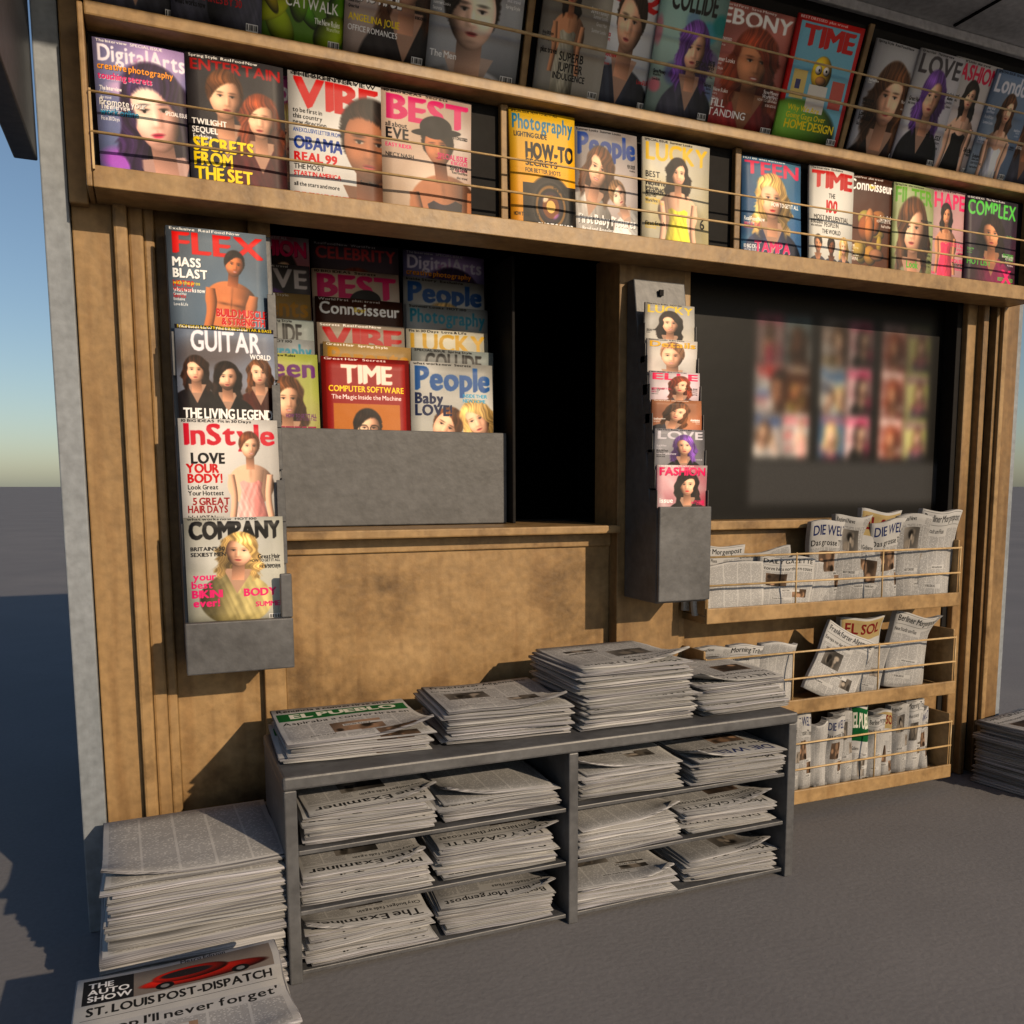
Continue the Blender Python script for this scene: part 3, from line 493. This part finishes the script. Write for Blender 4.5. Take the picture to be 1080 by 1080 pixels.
# ---------------------------------------------------------------- newspaper stacks (one mesh each)
def stack(name,cx,cy,z0,w,d,H,t,top,rot=0,jit=.007,jr=.02,flip=False,sag=.0,others=None,t2=None,short=.12):
    nx,ny=7,7; V=[];F=[];UV=[];MI=[];TN=[]
    z=z0; mats=[top,M_pedge]+([others] if others else [])
    zt=z0+H; lay=[]
    while z<zt-.5*t:
        f=(z-z0)/H; tt=(t if (t2 is None or f<.55) else t2)*random.uniform(.6,1.4); lay.append((z,tt)); z+=tt+.0007
    n=len(lay); gx=gy=0
    for s,(z,tt) in enumerate(lay):
        ww=w*random.uniform(.96,1.0); dd=d*random.uniform(.96,1.0)
        if random.random()<short: ww*=.94; dd*=.95
        gx=gx*.7+random.uniform(-jit,jit)*.8; gy=gy*.7+random.uniform(-jit,jit)*.8
        a=rot+random.uniform(-jr,jr); ox=cx+gx; oy=cy+gy
        ph=random.random()*6; ca,sa=math.cos(a),math.sin(a)
        last=s==n-1; amp=.0013 if not last else .0035
        tone=random.uniform(.55,1.1); tb=random.uniform(.92,1.03)
        base=len(V)
        def P(u,v,zz,ex):
            x=(u-.5)*ww; y=(v-.5)*dd
            if v<=0: y+=.0022*math.sin(9*u+ph)
            if u>=1: x+=.0022*math.sin(9*v+ph)
            if ex:
                if u<=0: x-=ex
                if u>=1: x+=ex
                if v<=0: y-=ex*1.6
                if v>=1: y+=ex
            wv=amp*math.sin(4*u+ph)*math.cos(3*v+ph)-sag*((2*u-1)**2)*(s/max(1,n))
            cr=max(0,(u if math.sin(ph*5)>0 else 1-u)+(1-v)-1.45)
            wv+=cr*cr*(.10 if last else .008)
            return ((ox+x*ca-y*sa)*S,(oy+x*sa+y*ca)*S,(z+zz+wv)*S)
        for j in range(ny+1):
            for i in range(nx+1): V.append(P(i/nx,j/ny,tt,0))
        for j in range(ny+1):
            for i in range(nx+1): V.append(P(i/nx,j/ny,.0003,0))
        n1=(nx+1)*(ny+1)
        loop=[(i,0) for i in range(nx)]+[(nx,j) for j in range(ny)]+[(i,ny) for i in range(nx,0,-1)]+[(0,j) for j in range(ny,0,-1)]
        mid=len(V)
        for i,j in loop: V.append(P(i/nx,j/ny,tt*.72,tt*.30))
        mid2=len(V)
        for i,j in loop: V.append(P(i/nx,j/ny,tt*.28,tt*.30))
        TN+=[(tone*tb,tone*tb,tone)]*(len(V)-base)
        midx=2 if (others and not last and random.random()<.5) else 0
        for j in range(ny):
            for i in range(nx):
                q=base+j*(nx+1)+i; F.append((q,q+1,q+nx+2,q+nx+1)); MI.append(midx)
                for (p,r) in ((i,j),(i+1,j),(i+1,j+1),(i,j+1)):
                    u,v=p/nx,r/ny; UV.append((1-u,1-v) if flip else (u,v))
                q+=n1; F.append((q,q+nx+1,q+nx+2,q+1)); MI.append(1); UV+=[(0,0)]*4
        m=len(loop)
        for k in range(m):
            k2=(k+1)%m; a1=base+loop[k][1]*(nx+1)+loop[k][0]; b1=base+loop[k2][1]*(nx+1)+loop[k2][0]
            F.append((mid+k,mid+k2,b1,a1)); F.append((mid2+k,mid2+k2,mid+k2,mid+k)); F.append((a1+n1,b1+n1,mid2+k2,mid2+k)); MI+=[1]*3; UV+=[(0,0)]*12
    me=bpy.data.meshes.new(name); me.from_pydata(V,[],F); me.update()
    ul=me.uv_layers.new(name='UVMap'); ul.data.foreach_set('uv',np.array(UV,np.float32).ravel())
    me.polygons.foreach_set('material_index',MI); me.polygons.foreach_set('use_smooth',[True]*len(F)); whitecol(me,TN)
    return finish(name,me,mats)
# ================================================================= GROUND
me=bpy.data.meshes.new('ground'); R=3000
me.from_pydata([(-R,-R,0),(R,-R,0),(R,R,0),(-R,R,0)],[],[(0,1,2,3)]); me.update()
finish('ground',me,[M_ground])
# ================================================================= KIOSK
K=empty('newsstand_kiosk')
B=lambda n,*a,**k: box(n,*a,parent=K,**k)
B('side_wall_left',-.178,-.13,2.15,3.7,0,2.40,M_side)
B('side_wall_right',2.69,2.72,2.17,3.7,0,2.40,M_side)
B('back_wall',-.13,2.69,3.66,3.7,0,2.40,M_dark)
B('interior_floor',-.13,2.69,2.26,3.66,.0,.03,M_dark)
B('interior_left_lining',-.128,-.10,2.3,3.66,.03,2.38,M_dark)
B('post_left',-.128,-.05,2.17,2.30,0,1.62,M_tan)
B('post_left_upper',-.128,-.092,2.14,2.169,1.58,2.38,M_tan)
B('post_left_fold_a',-.05,-.022,2.145,2.28,0,1.62,M_trim,bev=.006)
B('post_left_fold_b',-.022,.008,2.165,2.28,0,1.62,M_tan,bev=.006)
B('post_left_fold_c',.008,.03,2.18,2.28,0,1.62,M_trim,bev=.005)
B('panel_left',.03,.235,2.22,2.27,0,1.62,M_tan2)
B('mullion_left',.225,.275,2.195,2.218,0,1.62,M_trim)
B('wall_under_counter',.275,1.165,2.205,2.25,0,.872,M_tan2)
B('wall_lower_rail',.276,1.164,2.195,2.204,.835,.871,M_trim)
B('counter_shelf',.277,1.163,2.135,2.50,.873,.895,M_trim,bev=.004)
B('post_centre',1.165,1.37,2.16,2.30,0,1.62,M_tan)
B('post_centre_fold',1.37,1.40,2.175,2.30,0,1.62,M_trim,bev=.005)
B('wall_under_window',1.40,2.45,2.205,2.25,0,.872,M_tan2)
B('window_sill',1.40,2.45,2.165,2.26,.873,.90,M_trim,bev=.004)
B('window_jamb_a',2.45,2.475,2.20,2.30,0,1.62,M_dark)
B('window_jamb_b',2.475,2.52,2.18,2.30,0,1.62,M_tan,bev=.005)
B('window_jamb_c',2.52,2.545,2.155,2.30,0,1.62,M_tan,bev=.006)
B('window_jamb_d',2.545,2.585,2.185,2.30,0,1.62,M_dark,bev=.005)
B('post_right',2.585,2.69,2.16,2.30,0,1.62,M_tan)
B('post_right_fold',2.60,2.62,2.145,2.16,0,1.60,M_trim,bev=.004)
B('header_beam',-.128,2.688,2.17,2.30,1.625,2.385,M_dark)
B('canopy_roof',-.24,3.3,1.02,3.72,2.40,2.46,M_ceil)
for i,x in enumerate((.1,.6,1.1,1.7,2.3,2.9)): B('canopy_seam_%d'%i,x,x+.008,1.06,2.14,2.394,2.3995,M_dark,bev=0)
B('canopy_wall_trim',-.12,2.69,2.15,2.168,2.37,2.398,M_ceil)
B('canopy_front_fascia',-.24,3.3,1.0,1.019,2.38,2.50,M_navy)
prism('canopy_side_fascia',-.225,-.182,[(1.02,1.80),(1.02,2.398),(2.165,2.398),(2.165,1.66),(1.12,1.66)],M_navy,K)
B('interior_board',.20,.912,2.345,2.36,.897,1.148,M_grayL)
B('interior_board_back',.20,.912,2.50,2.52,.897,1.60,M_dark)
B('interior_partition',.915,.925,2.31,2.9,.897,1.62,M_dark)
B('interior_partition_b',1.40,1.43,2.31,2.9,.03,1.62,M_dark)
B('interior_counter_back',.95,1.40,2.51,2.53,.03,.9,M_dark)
c=Cv(420,293,(.055,.052,.05))
keys=[['shape','i3','u4'],['vibe','beer','babylove'],['people','instyle','tampa']]
for r,(y0,h) in enumerate([(.10,.145),(.245,.145),(.39,.13)]):
    for k in range(3):
        for hh in range(2):
            src=CANV[C[(keys[r]+['c6','u9','queen'])[(k*2+hh)%6]].name].a
            x0=.265+k*.238+hh*.105; x0i=int(x0*420); y0i=int(y0*420); wi=int(.102*420); hi=int(h*420)
            iy=(np.arange(hi)/hi*src.shape[0]*.85).astype(int); ixx=(np.arange(wi)/wi*src.shape[1]).astype(int)
            if x0i+wi<420:
                q=src[iy][:,ixx]; q=q*.8+q.mean(2,keepdims=True)*.2
                c.a[y0i:y0i+hi,x0i:x0i+wi]=q*[.55,.85,1.05][r]
c.rect(.25,.525,1,.66,(.23,.23,.235),.9)
c.blur(4,3); c.noise(.02)
M_win=print_mat('window_print',c.image('window_print'),.4,.12,gain=.85,bump=.05)
me=bpy.data.meshes.new('window_pane'); X0,X1,Y0,Z0,Z1=1.405,2.449,2.252,.901,1.63
me.from_pydata([(X0*S,Y0*S,Z0*S),(X1*S,Y0*S,Z0*S),(X1*S,Y0*S,Z1*S),(X0*S,Y0*S,Z1*S)],[],[(0,1,2,3)]); me.uv_layers.new(name='UVMap').data.foreach_set('uv',[0,0,1,0,1,1,0,1]); me.update()
finish('window_pane',me,[M_win],K)
BX0,BX1=-.078,2.607
B('display_back_lower',BX0,BX1,2.105,2.165,1.615,1.905,M_dark)
B('display_lip_lower',BX0,BX1,2.05,2.16,1.588,1.614,M_trim,bev=.004)
B('display_lip_front',BX0,BX1,2.04,2.049,1.588,1.63,M_trim,bev=.002)
B('display_end_left',BX0-.012,BX0-.001,2.04,2.165,1.588,1.93,M_trim)
B('display_end_right',BX1+.001,BX1+.012,2.04,2.165,1.588,1.93,M_trim)
B('display_ledge_mid',BX0,BX1,2.04,2.165,1.907,1.935,M_trim,bev=.004)
for i,x in enumerate((.80,1.475)): B('display_divider_%d'%i,x,x+.02,2.085,2.104,1.616,1.905,M_tan)
up0,up1=(2.10,1.937),(1.985,2.235)
prism('display_back_upper',BX0,BX1,[up0,(up0[0]+.03,up0[1]),(up1[0]+.03,up1[1]),up1],M_dark,K)
for i,x in enumerate((.846,1.82)): prism('display_divider_up_%d'%i,x,x+.018,[(up0[0]-.014,up0[1]),(up0[0]-.002,up0[1]),(up1[0]-.002,up1[1]),(up1[0]-.014,up1[1])],M_tan,K)
rod('display_rod_a',(BX0,2.035,1.69),(BX1,2.035,1.69),.0028,M_rod,K)
rod('display_rod_b',(BX0,2.035,1.765),(BX1,2.035,1.765),.0024,M_rod,K)
rod('display_rod_c',(BX0,2.00,2.03),(BX1,2.00,2.03),.0036,M_rod,K)
rod('display_rod_d',(BX0,1.97,2.10),(BX1,1.97,2.10),.0026,M_rod,K)
for i,x in enumerate((BX0+.003,BX1-.003)):
    B('rod_bracket_%d'%i,x-.002,x+.002,2.033,2.039,1.62,1.77,M_rod,bev=0)
def mag(key,x0,x1,y,z,h=None,**k):
    w=x1-x0; h=h or w*1.30
    return sheet('magazine',w,h,.006,[C[key],M_medge],((x0+x1)/2,y,z),**k)
low=[('digital',-.064,.112),('secrets',.105,.30),('sliver',.262,.34),('vibe',.305,.508),('best',.508,.722),('photo',.822,.995),('people',.998,1.176),('lucky',1.183,1.386),('tampa',1.50,1.702),('time100',1.722,1.88),('beer',1.868,2.04),('filter',2.03,2.19),('shape',2.165,2.335),('complex',2.325,2.55)]
for i,(k,a,b) in enumerate(low):
    mag(k,a,b,2.082-(i%2)*.008+(.012 if k=='sliver' else 0),1.616,h=.276+random.uniform(-.008,.006),roll=random.uniform(-.018,.018),tilt=random.uniform(-.03,-.01),bow=.003)
upr=[('u1',-.07,.10),('u2',.08,.255),('u3',.25,.425),('u4',.425,.61),('u5',.61,.832),('u6',.875,1.05),('u7',1.03,1.19),('u8',1.18,1.37),('u9',1.345,1.585),('u10',1.58,1.80),('u11',1.845,2.03),('u12',2.0,2.17),('u13',2.14,2.32),('u14',2.30,2.47),('u15',2.44,2.60)]
tl=math.atan2(.115,.298)
for i,(k,a,b) in enumerate(upr):
    mag(k,a,b,2.076-(i%2)*.008,1.94,h=.285+random.uniform(-.01,.008),roll=random.uniform(-.02,.02),tilt=tl,bow=.002)
# ================================================================= LEFT RACK
Rk=empty('magazine_rack')
prism('body',.050,.268,[(2.19,.605),(2.035,.605),(2.035,.70),(2.05,.701),(2.143,1.555),(2.19,1.555)],M_gray,Rk)
B2=lambda n,*a,**k: box(n,*a,parent=Rk,**k)
slots=[('flex',1.335,.054,.268,1.548),('guitar',1.137,.060,.272,1.342),('instyle',.929,.058,.272,1.144),('company',.715,.058,.272,.934)]
for i,(k,zb,a,b,zt) in enumerate(slots):
    y=2.105-.023*i
    hid=.065 if i<3 else .012
    mag(k,a-.001,b-.012,y,zb-hid,h=zt-zb+hid,tilt=-.01,roll=random.uniform(-.012,.012),bow=.002)
    if i<3:
        B2('pocket_%d'%i,.052,.2685,y-.013,y-.010,zb-.10,zb-.008,M_gray,bev=.001)
        B2('pocket_side_%d'%i,.2625,.2685,y-.0095,y+.02,zb-.10,zb+.09,M_gray,bev=.001)
        B2('pocket_tab_%d'%i,.2505,.2685,y-.0135,y-.0102,zb-.007,zb+.085,M_gray,bev=.001)
    else:
        B2('pocket_%d'%i,.048,.270,2.0,2.020,.600,.712,M_gray)
        B2('pocket_tab_%d'%i,.245,.270,2.0,2.012,.713,.81,M_gray)
# ================================================================= CENTRE RACK
Rc=empty('magazine_rack')
prism('body',1.187,1.345,[(2.158,.695),(1.986,.695),(1.986,.944),(2.022,.946),(2.122,1.545),(2.158,1.545)],M_gray,Rc)
B3=lambda n,*a,**k: box(n,*a,parent=Rc,**k)
B3('hang_hole',1.258,1.27,2.106,2.114,1.505,1.52,M_dark,bev=0)
zs=[1.475,1.382,1.298,1.224,1.148,1.055,.95]
for i,k in enumerate(['c1','c2','c3','c4','c5','c6']):
    y=2.066-.0145*i
    mag(k,1.190,1.342,y,zs[i+1]-.055,h=zs[i]-zs[i+1]+.055,tilt=-.005,bow=.0015,roll=random.uniform(-.01,.01))
    if i<5: B3('pocket_%d'%i,1.1875,1.3445,y-.0085,y-.007,zs[i+1]-.06,zs[i+1]-.012,M_gray,bev=0)
    B3('pocket_wall_l%d'%i,1.1872,1.1886,y-.006,y+.03,zs[i+1]-.06,zs[i+1]+.04,M_gray,bev=0)
    B3('pocket_wall_r%d'%i,1.3434,1.3448,y-.006,y+.03,zs[i+1]-.06,zs[i+1]+.04,M_gray,bev=0)
B3('box_front',1.1865,1.3455,1.972,1.984,.70,.948,M_gray)
# ================================================================= INTERIOR MAGAZINES
cols=[(.205,.408,['queen','i3','i5','i1','i8','c6']),(.415,.648,['timesoft','i1','i2','beer','best','i7']),(.653,.888,['babylove','i5','i4','i3','i6','digital'])]
for a,b,ks in cols:
    for i,k in enumerate(ks):
        zt=[1.340,1.378,1.432,1.50,1.575,1.65][i]
        sheet('magazine',b-a,.30,.006,[C[k],M_medge],((a+b)/2+random.uniform(-.005,.005),2.375+.018*i,zt-.305),tilt=-.02,bow=.002,roll=random.uniform(-.015,.015))
# ================================================================= WIRE RACKS + papers
Wr=empty('newspaper_rack')
B4=lambda n,*a,**k: box(n,*a,parent=Wr,**k)
for ti,(z,zt) in enumerate([(.640,.87),(.350,.55),(.07,.29)]):
    B4('ledge_%d'%ti,1.39,2.36,2.06,2.20,z-.022,z,M_trim)
    B4('ledge_lip_%d'%ti,1.39,2.36,2.05,2.059,z-.022,z+.022,M_trim)
    for sx,s2 in ((1.39,'l'),(2.352,'r')):
        B4('upright_%d%s'%(ti,s2),sx,sx+.008,2.062,2.2,z+.001,z+.19,M_trim)
    rod('rod_%da'%ti,(1.392,2.055,z+.085),(2.358,2.055,z+.085),.003,M_rod,Wr)
    rod('rod_%db'%ti,(1.392,2.055,z+.165),(2.358,2.055,z+.165),.003,M_rod,Wr)
    for x in (1.394,1.70,2.03,2.355): rod('rod_v_%d_%d'%(ti,int(x*100)),(x,2.055,z+.02),(x,2.055,z+.17),.0025,M_rod,Wr)
def paper(m,x,z,w,h,y=2.12,t=.012,**k):
    k.setdefault('ridge',.004)
    return sheet('newspaper',w,h,t,[m,M_pedge],(x,y,z),**k)
paper(N_plain,1.50,.642,.24,.14,y=2.10,roll=-.05,bow=.01); paper(N_d,1.47,.642,.2,.19,y=2.14,roll=.05)
paper(N_b,1.70,.642,.2,.15,y=2.11,roll=.10,bow=.008); paper(N_pp,1.66,.642,.2,.17,y=2.14,roll=-.1); paper(N_plain,1.80,.642,.16,.14,y=2.13,roll=.15)
for i,(x,m) in enumerate([(1.90,N_c),(1.975,N_pp),(2.05,N_yel),(2.11,N_c),(2.19,N_pp),(2.27,N_d)]): paper(m,x,.642,.15,.255+.014*(i%3),y=2.14-.014*i*.8,roll=.06*((i%3)-1),bow=.018,t=.018,curl=.02,ridge=.005)
for i,(x,m) in enumerate([(1.46,N_pp),(1.56,N_a),(1.66,N_plain)]): paper(m,x,.352,.13,.19,y=2.12-.012*i,bow=.02,t=.02,roll=.03*i,curl=.02)
paper(N_faz,1.86,.352,.2,.22,y=2.09,roll=.45,bow=.006); paper(N_yel,2.02,.352,.17,.24,y=2.13,bow=.015,t=.02,curl=.02); paper(N_pp,2.00,.352,.17,.17,y=2.11,roll=.3)
paper(N_d,2.20,.352,.17,.24,y=2.12,roll=.12,bow=.02,t=.02,curl=.05,ridge=.006)
for i,(x,m) in enumerate([(1.50,N_a),(1.62,N_d),(1.74,N_pp),(1.80,N_c),(1.855,N_plain),(1.91,N_c),(1.965,N_pp),(2.02,N_green),(2.08,N_d),(2.13,N_yel),(2.19,N_pp),(2.24,N_a),(2.29,N_c)]): paper(m,x,.072,.075,.20+.013*(i%4),y=2.12-.004*(i%3),bow=.022,t=.025,roll=.05*((i%3)-1),ridge=.004)
# ================================================================= BENCH
Bn=empty('newspaper_display_bench')
B5=lambda n,*a,**k: box(n,*a,parent=Bn,**k)
x0,x1,yf,yb=.205,1.465,1.745,2.085
B5('top',x0,x1,yf,yb,.405,.433,M_gray,bev=.005)
B5('side_left',x0+.001,x0+.026,yf+.002,yb-.002,0,.4045,M_gray)
B5('side_right',x1-.026,x1-.001,yf+.002,yb-.002,0,.4045,M_gray)
B5('divider',.825,.849,yf+.002,yb-.002,0,.4045,M_gray)
B5('back',x0+.0265,x1-.0265,yb-.02,yb-.006,.01,.4045,M_gray)
for i,z in enumerate((.012,.138,.265)):
    B5('shelf_l%d'%i,x0+.0265,.8245,yf+.012,yb-.022,z,z+.010,M_gray,bev=.002)
    B5('shelf_r%d'%i,.8495,x1-.0265,yf+.012,yb-.022,z,z+.010,M_gray,bev=.002)
stack('newspaper_stack',.380,1.955,.434,.31,.295,.050,.0050,N_pueblo,rot=-.05,jit=.010,jr=.05,others=N_a)
stack('newspaper_stack',.712,1.950,.434,.30,.29,.078,.0052,N_faz,rot=-.05,jit=.010,jr=.045,others=N_d)
stack('newspaper_stack',1.03,1.940,.434,.305,.29,.150,.0052,N_a,rot=.02,jit=.011,jr=.05,others=N_b,flip=True)
stack('newspaper_stack',1.335,1.945,.434,.26,.29,.080,.0052,N_b,rot=.05,jit=.011,jr=.06,others=N_a,flip=True)
hs=[[.062,.058,.045,.050],[.060,.064,.062,.058],[.066,.050,.070,.070]]
tp=[[N_exam,N_d,N_a,N_pp],[N_exam,N_b,N_plain,N_b],[N_exam,N_plain,N_faz,N_c]]
for i,z in enumerate((.0235,.1495,.2765)):
    for j,(cx,w) in enumerate([(.378,.28),(.668,.28),(.992,.28),(1.287,.268)]):
        stack('newspaper_stack',cx+random.uniform(-.006,.006),1.905+random.uniform(-.01,.008),z,w*.98,.28,hs[i][j],.0046,tp[i][j],rot=random.uniform(-.07,.07)*(1 if j!=0 else .5),flip=(j!=2),jit=.012,jr=.06,others=N_a,short=.25)
# ================================================================= FLOOR STACKS
stack('newspaper_stack',.045,1.935,.002,.335,.355,.272,.017,N_plain,rot=.02,jit=.008,jr=.022,others=N_a,t2=.0055,short=.2)
stack('newspaper_stack',.006,1.46,.002,.325,.32,.168,.009,N_stl,rot=.03,jit=.006,jr=.025,others=N_a)
stack('newspaper_stack',2.67,1.98,.002,.30,.26,.215,.006,N_b,rot=.12,jit=.010,jr=.05,others=N_a)
# ================================================================= LIGHT / SKY / CAMERA
d=Vector((-.18,.427,-.185)).normalized()
sl=bpy.data.lights.new('sun','SUN'); sl.energy=4.3; sl.angle=math.radians(.6); sl.color=(1,.78,.54)
so=bpy.data.objects.new('sun',sl); col.objects.link(so); so.rotation_euler=d.to_track_quat('-Z','Y').to_euler(); so.location=(3,-6,5)
w=bpy.data.worlds.new('World'); scene.world=w; w.use_nodes=True; nt=w.node_tree
sk=nt.nodes.new('ShaderNodeTexSky'); sk.sky_type='NISHITA'; sk.sun_disc=False
sk.sun_elevation=math.asin(-d.z); sk.sun_rotation=math.atan2(-d.x,-d.y); sk.altitude=20; sk.dust_density=.9; sk.ozone_density=2.0
bg=nt.nodes['Background']; bg.inputs[1].default_value=.085; nt.links.new(sk.outputs[0],bg.inputs[0])
cam=bpy.data.cameras.new('camera'); co=bpy.data.objects.new('camera',cam); col.objects.link(co)
cam.sensor_width=36; cam.lens=935/1080*36; cam.shift_x=-40/1080; cam.shift_y=84/1080; cam.clip_start=.05; cam.clip_end=8000
th=math.atan(111/935)
co.location=(0,0,S); co.rotation_euler=(math.pi/2-th,0,-math.radians(24))
scene.camera=co
scene.view_settings.view_transform='Standard'; scene.view_settings.look='None'; scene.view_settings.exposure=0
